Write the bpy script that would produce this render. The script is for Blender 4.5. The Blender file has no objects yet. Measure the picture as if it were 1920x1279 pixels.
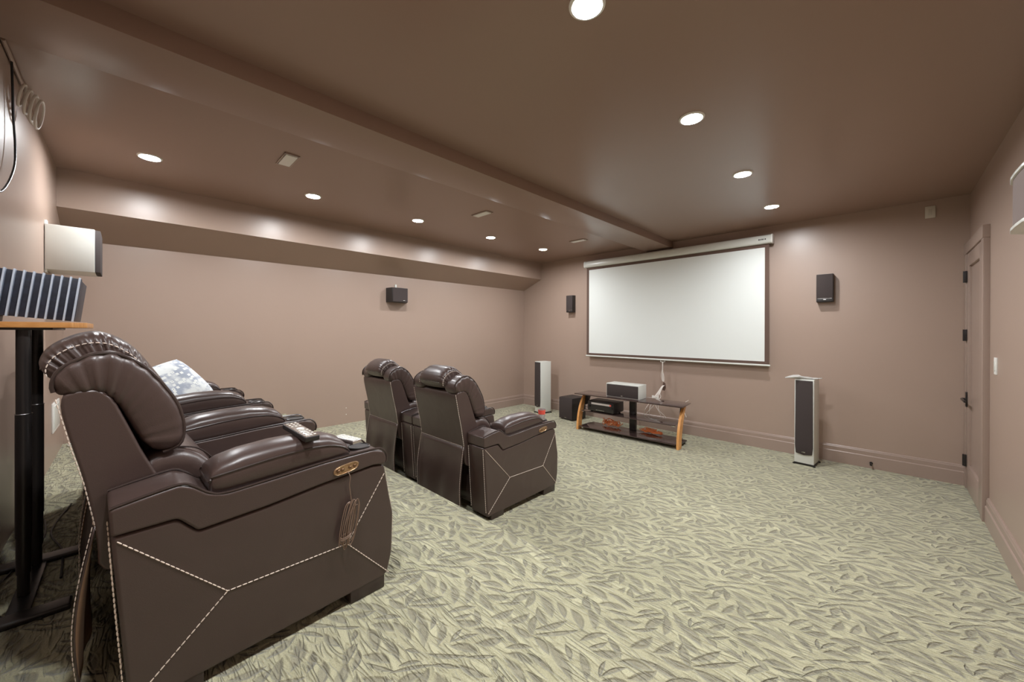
import bpy, bmesh, math, random
from mathutils import Vector, Matrix
random.seed(7)
PI = math.pi
S = bpy.context.scene
COL = S.collection

# ------------------------------------------------------------------ camera, world, exposure
W, D, H = 5.924, 6.177, 2.846          # room width (x), depth (y), height (z)
P1, P2 = 0.21, 0.461                   # heights of the two carpeted tiers
E1, E2 = 3.545, 1.799                  # front edges of the tiers
cd = bpy.data.cameras.new('camera'); cam = bpy.data.objects.new('camera', cd); COL.objects.link(cam)
cd.sensor_width = 36.0; cd.lens = 711.34 / 1920 * 36; cd.shift_y = -17.37 / 1920; cd.clip_start = 0.02
cam.location = (5.3484, 0.4167, 1.5)
yaw, pitch, roll = 0.7794, -0.0017, 0.0023
F = Vector((-math.sin(yaw) * math.cos(pitch), math.cos(yaw) * math.cos(pitch), math.sin(pitch)))
Rv = Vector((math.cos(yaw), math.sin(yaw), 0)); U = Rv.cross(F)
R2 = Rv * math.cos(roll) + U * math.sin(roll); U2 = -Rv * math.sin(roll) + U * math.cos(roll)
cam.rotation_euler = Matrix((R2, U2, -F)).transposed().to_euler()
S.camera = cam
wd = bpy.data.worlds.new('world'); S.world = wd; wd.use_nodes = True
wd.node_tree.nodes['Background'].inputs[0].default_value = (0.5, 0.45, 0.42, 1)
wd.node_tree.nodes['Background'].inputs[1].default_value = 0.2
S.view_settings.view_transform = 'Standard'; S.view_settings.look = 'None'
S.view_settings.gamma = 1.0; S.view_settings.exposure = 0.75; S.view_settings.use_curve_mapping = False
LAMP = 480.0                           # radiance of each recessed lamp lens
LAMP_COL = (0.96, 0.98, 1.0, 1)

# ------------------------------------------------------------------ materials
def nd(nt, t, **kw):
    n = nt.nodes.new(t)
    for k, v in kw.items(): setattr(n, k, v)
    return n
def mat(name, col, rough=0.5, metal=0.0, spec=0.5, noise=0.0, nscale=8.0, bump=0.0, bscale=40.0, emit=0.0, alpha=1.0, trans=0.0, coat=0.0, sheen=0.0):
    m = bpy.data.materials.new(name); m.use_nodes = True; nt = m.node_tree; b = nt.nodes['Principled BSDF']
    b.inputs['Base Color'].default_value = (*col, 1); b.inputs['Roughness'].default_value = rough
    b.inputs['Metallic'].default_value = metal; b.inputs['Specular IOR Level'].default_value = spec
    b.inputs['Transmission Weight'].default_value = trans; b.inputs['Alpha'].default_value = alpha
    b.inputs['Coat Weight'].default_value = coat; b.inputs['Sheen Weight'].default_value = sheen
    if emit: b.inputs['Emission Color'].default_value = (*col, 1); b.inputs['Emission Strength'].default_value = emit
    tc = nd(nt, 'ShaderNodeTexCoord')
    if noise:
        n = nd(nt, 'ShaderNodeTexNoise'); n.inputs['Scale'].default_value = nscale; n.inputs['Detail'].default_value = 3
        nt.links.new(tc.outputs['Object'], n.inputs['Vector'])
        mx = nd(nt, 'ShaderNodeMix', data_type='RGBA')
        mx.inputs[6].default_value = (*[c * (1 - noise) for c in col], 1); mx.inputs[7].default_value = (*[min(1, c * (1 + noise)) for c in col], 1)
        nt.links.new(n.outputs['Fac'], mx.inputs[0]); nt.links.new(mx.outputs[2], b.inputs['Base Color'])
    if bump:
        n = nd(nt, 'ShaderNodeTexNoise'); n.inputs['Scale'].default_value = bscale; n.inputs['Detail'].default_value = 4
        nt.links.new(tc.outputs['Object'], n.inputs['Vector'])
        bp = nd(nt, 'ShaderNodeBump'); bp.inputs['Strength'].default_value = bump; bp.inputs['Distance'].default_value = 0.01
        nt.links.new(n.outputs['Fac'], bp.inputs['Height']); nt.links.new(bp.outputs[0], b.inputs['Normal'])
    return m

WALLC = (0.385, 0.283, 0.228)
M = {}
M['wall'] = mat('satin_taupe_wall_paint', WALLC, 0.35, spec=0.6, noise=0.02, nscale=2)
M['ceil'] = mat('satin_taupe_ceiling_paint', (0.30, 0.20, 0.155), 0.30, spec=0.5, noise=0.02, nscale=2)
M['trim'] = mat('satin_taupe_trim_paint', (0.35, 0.26, 0.215), 0.30, spec=0.5)
M['black'] = mat('black_plastic', (0.022, 0.019, 0.018), 0.42, noise=0.1)
M['blackmetal'] = mat('black_metal_paint', (0.03, 0.026, 0.025), 0.3, metal=0.3)
M['grille'] = mat('black_speaker_cloth', (0.045, 0.033, 0.031), 0.85, noise=0.12, nscale=300)
M['grillebrown'] = mat('brown_grey_speaker_cloth', (0.16, 0.115, 0.10), 0.75, noise=0.06, nscale=300)
M['white'] = mat('white_lacquer', (0.69, 0.70, 0.65), 0.25, spec=0.5)
M['whiteplastic'] = mat('white_plastic', (0.82, 0.81, 0.77), 0.4)
M['whitecable'] = mat('white_cable', (0.72, 0.66, 0.60), 0.5)
M['beigecable'] = mat('tan_cable', (0.26, 0.175, 0.125), 0.45)
M['blackcable'] = mat('black_cable', (0.012, 0.012, 0.014), 0.4)
M['orange'] = mat('orange_cable', (1.0, 0.30, 0.09), 0.5)
M['screen'] = mat('matte_white_screen_vinyl', (0.77, 0.80, 0.775), 0.75, spec=0.2)
M['border'] = mat('dark_screen_border', (0.13, 0.085, 0.068), 0.85, spec=0.15)
M['silver'] = mat('silver', (0.7, 0.7, 0.7), 0.25, metal=1.0)
M['fin'] = mat('anodised_aluminium_fin', (0.66, 0.76, 0.90), 0.3, metal=0.25)
M['findark'] = mat('dark_heatsink_web', (0.03, 0.032, 0.05), 0.5, noise=0.7, nscale=60)
M['bronze'] = mat('antique_gold_bezel', (0.50, 0.33, 0.19), 0.3, metal=0.8, bump=0.3, bscale=120)
M['bronzedark'] = mat('dark_gold_button', (0.23, 0.14, 0.08), 0.25, metal=0.8)
M['thread'] = mat('cream_thread', (0.80, 0.68, 0.58), 0.6)
M['glassblack'] = mat('smoked_glass', (0.05, 0.03, 0.027), 0.08, spec=0.6, coat=0.4)
M['clear'] = mat('clear_plastic', (0.9, 0.88, 0.86), 0.12, trans=0.85)
M['red'] = mat('red_print', (0.75, 0.10, 0.07), 0.4)
M['pinkwhite'] = mat('pale_print', (0.8, 0.6, 0.55), 0.4)
M['rubber'] = mat('black_rubber', (0.015, 0.014, 0.014), 0.7)
M['dispgrey'] = mat('display_film', (0.50, 0.45, 0.42), 0.3)
M['hole'] = mat('bare_drywall_hole', (0.10, 0.055, 0.04), 0.9)
M['remotekey'] = mat('rubber_keys', (0.78, 0.75, 0.68), 0.5)
M['remoteface'] = mat('bronze_remote_face', (0.16, 0.11, 0.08), 0.3)
m = M['lens'] = bpy.data.materials.new('lit_lamp_lens'); m.use_nodes = True; nt = m.node_tree; nt.nodes.clear()
e = nd(nt, 'ShaderNodeEmission'); e.inputs[0].default_value = LAMP_COL; e.inputs[1].default_value = LAMP
o = nd(nt, 'ShaderNodeOutputMaterial'); nt.links.new(e.outputs[0], o.inputs[0])

def leather():
    m = mat('dark_brown_leather', (0.066, 0.042, 0.036), 0.34, spec=0.65)
    nt = m.node_tree; b = nt.nodes['Principled BSDF']; tc = nd(nt, 'ShaderNodeTexCoord')
    n1 = nd(nt, 'ShaderNodeTexNoise'); n1.inputs['Scale'].default_value = 6; n1.inputs['Detail'].default_value = 1; n1.inputs['Distortion'].default_value = 0.6
    n2 = nd(nt, 'ShaderNodeTexVoronoi'); n2.inputs['Scale'].default_value = 420
    nt.links.new(tc.outputs['Object'], n1.inputs['Vector']); nt.links.new(tc.outputs['Object'], n2.inputs['Vector'])
    b1 = nd(nt, 'ShaderNodeBump'); b1.inputs['Strength'].default_value = 0.16; b1.inputs['Distance'].default_value = 0.03
    b2 = nd(nt, 'ShaderNodeBump'); b2.inputs['Strength'].default_value = 0.12; b2.inputs['Distance'].default_value = 0.001
    nt.links.new(n1.outputs['Fac'], b1.inputs['Height']); nt.links.new(n2.outputs['Distance'], b2.inputs['Height'])
    nt.links.new(b1.outputs[0], b2.inputs['Normal']); nt.links.new(b2.outputs[0], b.inputs['Normal'])
    n3 = nd(nt, 'ShaderNodeTexNoise'); n3.inputs['Scale'].default_value = 3; nt.links.new(tc.outputs['Object'], n3.inputs['Vector'])
    mr = nd(nt, 'ShaderNodeMapRange'); mr.inputs[3].default_value = 0.27; mr.inputs[4].default_value = 0.40
    nt.links.new(n3.outputs['Fac'], mr.inputs[0]); nt.links.new(mr.outputs[0], b.inputs['Roughness'])
    return m
M['leather'] = leather()
M['suede'] = mat('tan_suede_lining', (0.42, 0.25, 0.14), 0.9)
M['piping'] = mat('darker_leather_piping', (0.045, 0.030, 0.026), 0.26)

def wood():
    m = mat('honey_wood', (0.62, 0.27, 0.07), 0.35)
    nt = m.node_tree; b = nt.nodes['Principled BSDF']; tc = nd(nt, 'ShaderNodeTexCoord'); mp = nd(nt, 'ShaderNodeMapping')
    mp.inputs['Scale'].default_value = (30, 3, 6)
    n = nd(nt, 'ShaderNodeTexNoise'); n.inputs['Scale'].default_value = 3; n.inputs['Detail'].default_value = 5; n.inputs['Distortion'].default_value = 1
    r = nd(nt, 'ShaderNodeValToRGB'); r.color_ramp.elements[0].position = 0.3; r.color_ramp.elements[1].position = 0.75
    r.color_ramp.elements[0].color = (0.60, 0.26, 0.07, 1); r.color_ramp.elements[1].color = (0.80, 0.42, 0.15, 1)
    nt.links.new(tc.outputs['Object'], mp.inputs[0]); nt.links.new(mp.outputs[0], n.inputs['Vector'])
    nt.links.new(n.outputs['Fac'], r.inputs[0]); nt.links.new(r.outputs[0], b.inputs['Base Color'])
    return m
M['wood'] = wood()
M['ply'] = mat('pale_ply_edge', (0.72, 0.52, 0.30), 0.5, noise=0.15, nscale=40)

LEAVES = [(0.288, 0.023, -0.44, 0.056, 0.0213), (0.427, 0.135, -0.52, 0.037, 0.0137), (0.594, 0.231, -0.53, 0.046, 0.0172), (0.547, 0.373, -0.61, 0.037, 0.0127), (0.695, 0.361, -0.75, 0.046, 0.0167), (0.472, 0.969, 1.06, 0.057, 0.0123), (0.551, 0.986, 0.86, 0.074, 0.0088), (0.783, 0.258, 1.03, 0.047, 0.0109), (0.533, 0.835, -0.17, 0.038, 0.014), (0.718, 0.916, -0.38, 0.073, 0.0177), (0.728, 0.006, -0.69, 0.028, 0.0093), (0.881, 0.067, -0.77, 0.043, 0.0138), (0.975, 0.166, -1.32, 0.028, 0.0048), (0.046, 0.238, 1.09, 0.04, 0.0071), (0.621, 0.758, 0.09, 0.051, 0.0115), (0.726, 0.688, -0.08, 0.052, 0.0114), (0.852, 0.834, 0.53, 0.022, 0.0074), (0.085, 0.077, 0.67, 0.058, 0.0085), (0.934, 0.811, 1.03, 0.029, 0.0047), (0.15, 0.064, 0.62, 0.043, 0.0076), (0.331, 0.229, 0.29, 0.044, 0.0116), (0.275, 0.311, 0.83, 0.041, 0.0049), (0.872, 0.469, -0.24, 0.049, 0.0156), (0.966, 0.372, -0.58, 0.035, 0.0114), (0.867, 0.253, 1.03, 0.031, 0.0075), (0.033, 0.685, 0.9, 0.039, 0.0069), (0.533, 0.544, -0.12, 0.051, 0.0161), (0.396, 0.392, -0.52, 0.021, 0.0089), (0.549, 0.397, -0.76, 0.033, 0.0082), (0.639, 0.45, -0.57, 0.035, 0.0107), (0.269, 0.563, 0.09, 0.053, 0.0107), (0.405, 0.631, 0.85, 0.044, 0.0106), (0.816, 0.601, 0.45, 0.043, 0.0039), (0.987, 0.827, 0.98, 0.061, 0.0037), (0.222, 0.722, 1.29, 0.043, 0.015), (0.222, 0.411, 1.09, 0.043, 0.015), (0.089, 0.589, 1.29, 0.043, 0.015), (0.133, 0.889, -1.19, 0.043, 0.015), (0.333, 0.7, 0.26, 0.043, 0.015), (0.333, 0.911, -0.36, 0.043, 0.015), (0.9, 0.589, 0.67, 0.043, 0.015), (0.122, 0.222, 0.46, 0.043, 0.015), (0.133, 0.422, 0.46, 0.043, 0.015), (0.478, 0.611, 0.46, 0.043, 0.015), (0.333, 0.811, -0.99, 0.043, 0.015), (0.956, 0.278, 0.67, 0.043, 0.015), (0.044, 0.8, 1.29, 0.043, 0.015), (0.722, 0.589, 0.46, 0.043, 0.015)]
def carpet():
    m = bpy.data.materials.new('leaf_patterned_carpet'); m.use_nodes = True; nt = m.node_tree; b = nt.nodes['Principled BSDF']
    L = nt.links.new
    def math_(op, *a, clamp=False):
        n = nd(nt, 'ShaderNodeMath', operation=op, use_clamp=clamp)
        for i, v in enumerate(a):
            if isinstance(v, (int, float)): n.inputs[i].default_value = v
            else: L(v, n.inputs[i])
        return n.outputs[0]
    def vm(op, *a, out=0):
        n = nd(nt, 'ShaderNodeVectorMath', operation=op)
        for i, v in enumerate(a):
            if isinstance(v, tuple): n.inputs[i].default_value = v
            else: L(v, n.inputs[i])
        return n.outputs[out]
    geo = nd(nt, 'ShaderNodeNewGeometry')
    wn = nd(nt, 'ShaderNodeTexNoise'); wn.inputs['Scale'].default_value = 2.2; wn.inputs['Detail'].default_value = 1; L(geo.outputs['Position'], wn.inputs['Vector'])
    w1 = vm('SUBTRACT', wn.outputs['Color'], (0.5, 0.5, 0.5)); w1 = vm('MULTIPLY', w1, (0.05, 0.05, 0))
    # riser faces continue the pattern: shift y by the height below the tier
    P = vm('ADD', geo.outputs['Position'], w1)
    sx = nd(nt, 'ShaderNodeSeparateXYZ'); L(P, sx.inputs[0])
    x = math_('SUBTRACT', sx.outputs[0], 4.314); y = math_('SUBTRACT', sx.outputs[1], math_('ADD', 2.584, math_('MULTIPLY', sx.outputs[2], 1.0)))
    s = math_('DIVIDE', x, 0.425)
    t = math_('DIVIDE', math_('ADD', y, math_('MULTIPLY', s, 0.2325)), 0.483)
    cx = nd(nt, 'ShaderNodeCombineXYZ'); L(s, cx.inputs[0]); L(t, cx.inputs[1]); ST = cx.outputs[0]
    best = None; shade = None
    for (ls, lt, an, hl, wd_) in LEAVES:
        d = vm('SUBTRACT', ST, (ls, lt, 0.0)); d = vm('WRAP', d, (0.5, 0.5, 0.5), (-0.5, -0.5, -0.5))
        c, sn = math.cos(an), math.sin(an)
        # dx = .425 ds ; dy = -.2325 ds + .483 dt
        u = vm('DOT_PRODUCT', d, ((0.425 * c - 0.2325 * sn) / (hl * 1.12), 0.483 * sn / (hl * 1.12), 0), out=1)
        hw = max(wd_ * 1.0, 0.007)
        v = vm('DOT_PRODUCT', d, ((-0.425 * sn - 0.2325 * c) / hw, 0.483 * c / hw, 0), out=1)
        u2 = math_('MULTIPLY', u, u)
        v2 = math_('ADD', v, math_('MULTIPLY', u2, (0.55 if (ls * 37 % 1) > .5 else -0.55)))
        f = math_('SUBTRACT', math_('SUBTRACT', 1.0, u2), math_('ABSOLUTE', v2))
        best = f if best is None else math_('MAXIMUM', best, f)
    core = nd(nt, 'ShaderNodeMapRange', interpolation_type='SMOOTHSTEP'); core.inputs[1].default_value = -0.25; core.inputs[2].default_value = 0.5; L(best, core.inputs[0])
    rim = nd(nt, 'ShaderNodeMapRange', interpolation_type='SMOOTHSTEP'); rim.inputs[1].default_value = 0.55; rim.inputs[2].default_value = 0.0
    L(math_('ABSOLUTE', math_('SUBTRACT', best, -0.05)), rim.inputs[0])
    fib = nd(nt, 'ShaderNodeTexNoise'); fib.inputs['Scale'].default_value = 260; fib.inputs['Detail'].default_value = 2; L(geo.outputs['Position'], fib.inputs['Vector'])
    big = nd(nt, 'ShaderNodeTexNoise'); big.inputs['Scale'].default_value = 5; big.inputs['Detail'].default_value = 2; L(geo.outputs['Position'], big.inputs['Vector'])
    mid = nd(nt, 'ShaderNodeTexNoise'); mid.inputs['Scale'].default_value = 26; mid.inputs['Detail'].default_value = 3; mid.inputs['Distortion'].default_value = 1.5; L(geo.outputs['Position'], mid.inputs['Vector'])
    crs = None
    for an, off, sc in ((-0.45, 3.1, 1.0), (0.95, 7.7, 1.15), (0.25, 1.3, 0.9)):
        mp = nd(nt, 'ShaderNodeMapping'); mp.inputs['Rotation'].default_value = (0, 0, -an); mp.inputs['Location'].default_value = (off, off, 0); mp.inputs['Scale'].default_value = (5 * sc, 26 * sc, 3)
        L(P, mp.inputs[0]); nn = nd(nt, 'ShaderNodeTexNoise'); nn.inputs['Scale'].default_value = 1; nn.inputs['Detail'].default_value = 1; nn.inputs['Distortion'].default_value = .6; L(mp.outputs[0], nn.inputs['Vector'])
        q_ = nd(nt, 'ShaderNodeMapRange', interpolation_type='SMOOTHSTEP'); q_.inputs[1].default_value = 0.075; q_.inputs[2].default_value = 0.0; L(math_('ABSOLUTE', math_('SUBTRACT', nn.outputs['Fac'], 0.5)), q_.inputs[0])
        crs = q_.outputs[0] if crs is None else math_('MAXIMUM', crs, q_.outputs[0])
    base = nd(nt, 'ShaderNodeMix', data_type='RGBA'); base.inputs[6].default_value = (0.445, 0.43, 0.28, 1); base.inputs[7].default_value = (0.54, 0.515, 0.35, 1); L(big.outputs['Fac'], base.inputs[0])
    leafc = nd(nt, 'ShaderNodeMix', data_type='RGBA'); leafc.inputs[6].default_value = (0.215, 0.205, 0.150, 1); leafc.inputs[7].default_value = (0.29, 0.27, 0.205, 1); L(mid.outputs['Fac'], leafc.inputs[0])
    c1 = nd(nt, 'ShaderNodeMix', data_type='RGBA'); L(math_('MULTIPLY', core.outputs[0], 0.72), c1.inputs[0]); L(base.outputs[2], c1.inputs[6]); L(leafc.outputs[2], c1.inputs[7])
    c2 = nd(nt, 'ShaderNodeMix', data_type='RGBA', blend_type='MULTIPLY'); L(math_('MAXIMUM', math_('MULTIPLY', rim.outputs[0], 0.18), math_('MULTIPLY', crs, 0.26)), c2.inputs[0]); L(c1.outputs[2], c2.inputs[6]); c2.inputs[7].default_value = (0.45, 0.42, 0.38, 1)
    c3 = nd(nt, 'ShaderNodeMix', data_type='RGBA', blend_type='MULTIPLY'); c3.inputs[0].default_value = 1.0; L(c2.outputs[2], c3.inputs[6])
    fr = nd(nt, 'ShaderNodeMapRange'); fr.inputs[1].default_value = 0.3; fr.inputs[2].default_value = 0.7; fr.inputs[3].default_value = 0.84; fr.inputs[4].default_value = 1.12; L(fib.outputs['Fac'], fr.inputs[0])
    cc = nd(nt, 'ShaderNodeCombineColor'); [L(fr.outputs[0], cc.inputs[i]) for i in range(3)]; L(cc.outputs[0], c3.inputs[7])
    L(c3.outputs[2], b.inputs['Base Color'])
    b.inputs['Roughness'].default_value = 0.95; b.inputs['Specular IOR Level'].default_value = 0.1; b.inputs['Sheen Weight'].default_value = 0.25
    b1 = nd(nt, 'ShaderNodeBump'); b1.inputs['Strength'].default_value = 0.9; b1.inputs['Distance'].default_value = 0.010; b1.invert = True; L(math_('ADD', core.outputs[0], math_('MULTIPLY', crs, 0.7)), b1.inputs['Height'])
    b2 = nd(nt, 'ShaderNodeBump'); b2.inputs['Strength'].default_value = 0.5; b2.inputs['Distance'].default_value = 0.003; L(fib.outputs['Fac'], b2.inputs['Height']); L(b1.outputs[0], b2.inputs['Normal'])
    L(b2.outputs[0], b.inputs['Normal'])
    return m
M['carpet'] = carpet()

def pillow_cloth():
    m = mat('grey_white_printed_cloth', (0.5, 0.5, 0.55), 0.8)
    nt = m.node_tree; b = nt.nodes['Principled BSDF']; L = nt.links.new; tc = nd(nt, 'ShaderNodeTexCoord')
    v = nd(nt, 'ShaderNodeTexVoronoi', distance='CHEBYCHEV'); v.inputs['Scale'].default_value = 40; L(tc.outputs['Object'], v.inputs['Vector'])
    r = nd(nt, 'ShaderNodeValToRGB'); r.color_ramp.interpolation = 'CONSTANT'; els = r.color_ramp.elements
    els[0].position = 0.0; els[0].color = (0.20, 0.22, 0.28, 1); els[1].position = 0.10; els[1].color = (0.85, 0.87, 0.84, 1)
    e = els.new(0.34); e.color = (0.38, 0.42, 0.50, 1); L(v.outputs['Distance'], r.inputs[0])
    n = nd(nt, 'ShaderNodeTexNoise'); n.inputs['Scale'].default_value = 12; n.inputs['Detail'].default_value = 3; L(tc.outputs['Object'], n.inputs['Vector'])
    rr = nd(nt, 'ShaderNodeValToRGB'); rr.color_ramp.elements[0].position = 0.45; rr.color_ramp.elements[1].position = 0.62; L(n.outputs['Fac'], rr.inputs[0])
    mx = nd(nt, 'ShaderNodeMix', data_type='RGBA'); L(rr.outputs[0], mx.inputs[0]); L(r.outputs[0], mx.inputs[6]); mx.inputs[7].default_value = (0.80, 0.83, 0.82, 1)
    L(mx.outputs[2], b.inputs['Base Color']); return m
M['printed'] = pillow_cloth()

# ------------------------------------------------------------------ mesh helpers
class MB:
    def __init__(s): s.bm = bmesh.new(); s.mats = []
    def mi(s, m):
        if m is None: return 0
        if m not in s.mats: s.mats.append(m)
        return s.mats.index(m)
    def _add(s, tmp, mtx=None, m=None):
        i = s.mi(m) if m else 0
        if mtx is not None: bmesh.ops.transform(tmp, matrix=mtx, verts=tmp.verts)
        vm = {v: s.bm.verts.new(v.co) for v in tmp.verts}
        for f in tmp.faces:
            try: nf = s.bm.faces.new([vm[v] for v in f.verts]); nf.material_index = i
            except ValueError: pass
        tmp.free()
    def box(s, x0, x1, y0, y1, z0, z1, bev=0.0, m=None, mtx=None, seg=2):
        t = bmesh.new(); bmesh.ops.create_cube(t, size=1)
        for v in t.verts: v.co = Vector(((x0 + x1) / 2 + v.co.x * (x1 - x0), (y0 + y1) / 2 + v.co.y * (y1 - y0), (z0 + z1) / 2 + v.co.z * (z1 - z0)))
        if bev: bmesh.ops.bevel(t, geom=t.edges[:] , offset=bev, segments=seg, profile=0.6, affect='EDGES')
        s._add(t, mtx, m); return s
    def cyl(s, p0, p1, r0, r1=None, n=24, bev=0.0, m=None):
        r1 = r0 if r1 is None else r1; p0 = Vector(p0); p1 = Vector(p1); t = bmesh.new()
        bmesh.ops.create_cone(t, cap_ends=True, segments=n, radius1=r0, radius2=r1, depth=(p1 - p0).length)
        if bev: bmesh.ops.bevel(t, geom=[e for e in t.edges if all(len(f.verts) > 4 for f in e.link_faces) or any(len(f.verts) > 4 for f in e.link_faces)], offset=bev, segments=2, affect='EDGES')
        q = Vector((0, 0, 1)).rotation_difference((p1 - p0).normalized())
        s._add(t, Matrix.Translation((p0 + p1) / 2) @ q.to_matrix().to_4x4(), m); return s
    def tube(s, pts, r, n=8, m=None, closed=False):
        pts = [Vector(p) for p in pts]; N = len(pts); i0 = s.mi(m) if m else 0; rings = []; prev = None
        for i, p in enumerate(pts):
            a = pts[(i - 1) % N] if (closed or i > 0) else p; b = pts[(i + 1) % N] if (closed or i < N - 1) else p
            t = (b - a)
            if t.length < 1e-9: t = Vector((0, 0, 1))
            t.normalize()
            if prev is None:
                ref = Vector((0, 0, 1)) if abs(t.z) < 0.9 else Vector((1, 0, 0)); nrm = t.cross(ref).normalized()
            else:
                nrm = prev - t * prev.dot(t)
                if nrm.length < 1e-6: nrm = t.orthogonal()
                nrm.normalize()
            prev = nrm; bn = t.cross(nrm); rr = r[i] if isinstance(r, (list, tuple)) else r
            rings.append([s.bm.verts.new(p + nrm * rr * math.cos(2 * PI * k / n) + bn * rr * math.sin(2 * PI * k / n)) for k in range(n)])
        for i in range(N if closed else N - 1):
            A = rings[i]; B = rings[(i + 1) % N]
            for k in range(n):
                f = s.bm.faces.new((A[k], A[(k + 1) % n], B[(k + 1) % n], B[k])); f.material_index = i0
        if not closed:
            for r_ in (rings[0], rings[-1]):
                f = s.bm.faces.new(r_); f.material_index = i0
        return s
    def prism(s, prof, x0, x1, axis='x', bev=0.0, m=None, mtx=None, seg=2):
        t = bmesh.new()
        def P(a, b, c): return {'x': Vector((c, a, b)), 'y': Vector((a, c, b)), 'z': Vector((a, b, c))}[axis]
        A = [t.verts.new(P(a, b, x0)) for a, b in prof]; B = [t.verts.new(P(a, b, x1)) for a, b in prof]; n = len(prof)
        t.faces.new(A); t.faces.new(B[::-1])
        for i in range(n): t.faces.new((A[i], B[i], B[(i + 1) % n], A[(i + 1) % n]))
        bmesh.ops.recalc_face_normals(t, faces=t.faces)
        if bev: bmesh.ops.bevel(t, geom=t.edges[:], offset=bev, segments=seg, profile=0.6, affect='EDGES', clamp_overlap=True)
        s._add(t, mtx, m); return s
    def loft(s, rings, m=None, cap=True, closed=True):
        i0 = s.mi(m) if m else 0; R = [[s.bm.verts.new(p) for p in r] for r in rings]; n = len(R[0])
        for A, B in zip(R, R[1:]):
            for k in range(n if closed else n - 1):
                f = s.bm.faces.new((A[k], A[(k + 1) % n], B[(k + 1) % n], B[k])); f.material_index = i0
        if cap and closed:
            for r_ in (R[0], R[-1]): f = s.bm.faces.new(r_); f.material_index = i0
        return s
    def infl(s, prof, x0, x1, r, m=None, dome=0.0, fold=None, steps=5):
        """extrude a closed (y,z) profile along x with pillow-rounded ends"""
        n = len(prof); P = [Vector((a, b)) for a, b in prof]
        area = sum(P[i].x * P[(i + 1) % n].y - P[(i + 1) % n].x * P[i].y for i in range(n)); sg = 1 if area > 0 else -1
        N = []
        for i in range(n):
            t = (P[(i + 1) % n] - P[i - 1]); t = t.normalized() if t.length > 1e-9 else Vector((1, 0)); N.append(Vector((-t.y, t.x)) * sg)
        rings = []
        def ring(x, d, e):
            out = []
            for i in range(n):
                dd = d + (fold(i / n, e) if fold else 0)
                q = P[i] + N[i] * dd; out.append(Vector((x, q.x, q.y)))
            return out
        for k in range(steps + 1):
            a = k / steps * PI / 2; rings.append(ring(x0 + r * (1 - math.sin(a)) , r * (1 - math.cos(PI / 2 - a)) if False else r * (1 - math.sin(a)) , 1 - k / steps))
        L0 = rings[::1]
        rings = []
        for k in range(steps + 1):
            a = k / steps * PI / 2; rings.append(ring(x0 + r * (1 - math.cos(a)), r * (1 - math.sin(a)), 1 - k / steps))
        mid = [ring(x0 + r + (x1 - x0 - 2 * r) * j / 6, 0, 0) for j in range(1, 6)]
        end = []
        for k in range(steps, -1, -1):
            a = k / steps * PI / 2; end.append(ring(x1 - r * (1 - math.cos(a)), r * (1 - math.sin(a)), 1 - k / steps))
        s.loft([ring(x0, r + .006, 1)] + rings + mid + end + [ring(x1, r + .006, 1)], m); return s
    def plate(s, prof, x0, x1, bev=.008, m=None):
        """(y,z) profile extruded along x, only its two outlines rounded"""
        t = bmesh.new(); n = len(prof)
        A = [t.verts.new((x0, a, b)) for a, b in prof]; B = [t.verts.new((x1, a, b)) for a, b in prof]
        fa = t.faces.new(A); fb = t.faces.new(B[::-1])
        for i in range(n): t.faces.new((A[i], B[i], B[(i + 1) % n], A[(i + 1) % n]))
        bmesh.ops.recalc_face_normals(t, faces=t.faces)
        bmesh.ops.bevel(t, geom=list(fa.edges) + list(fb.edges), offset=bev, segments=4, profile=0.5, affect='EDGES', clamp_overlap=True)
        s._add(t, None, m); return s
    def sphere(s, c, r, sc=(1, 1, 1), m=None, u=20, v=12):
        t = bmesh.new(); bmesh.ops.create_uvsphere(t, u_segments=u, v_segments=v, radius=r)
        s._add(t, Matrix.Translation(c) @ Matrix.Diagonal((*sc, 1)), m); return s
    def build(s, name, m=None, parent=None, smooth=True, ang=40, wn=False):
        me = bpy.data.meshes.new(name); bmesh.ops.recalc_face_normals(s.bm, faces=s.bm.faces)
        for f in s.bm.faces: f.smooth = smooth
        s.bm.to_mesh(me); s.bm.free()
        for mm in (s.mats or [m]): me.materials.append(mm)
        if smooth: me.set_sharp_from_angle(angle=math.radians(ang))
        o = bpy.data.objects.new(name, me); COL.objects.link(o)
        if parent: o.parent = parent
        if wn: w_ = o.modifiers.new('weighted', 'WEIGHTED_NORMAL'); w_.weight = 100; w_.keep_sharp = True
        return o

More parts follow.
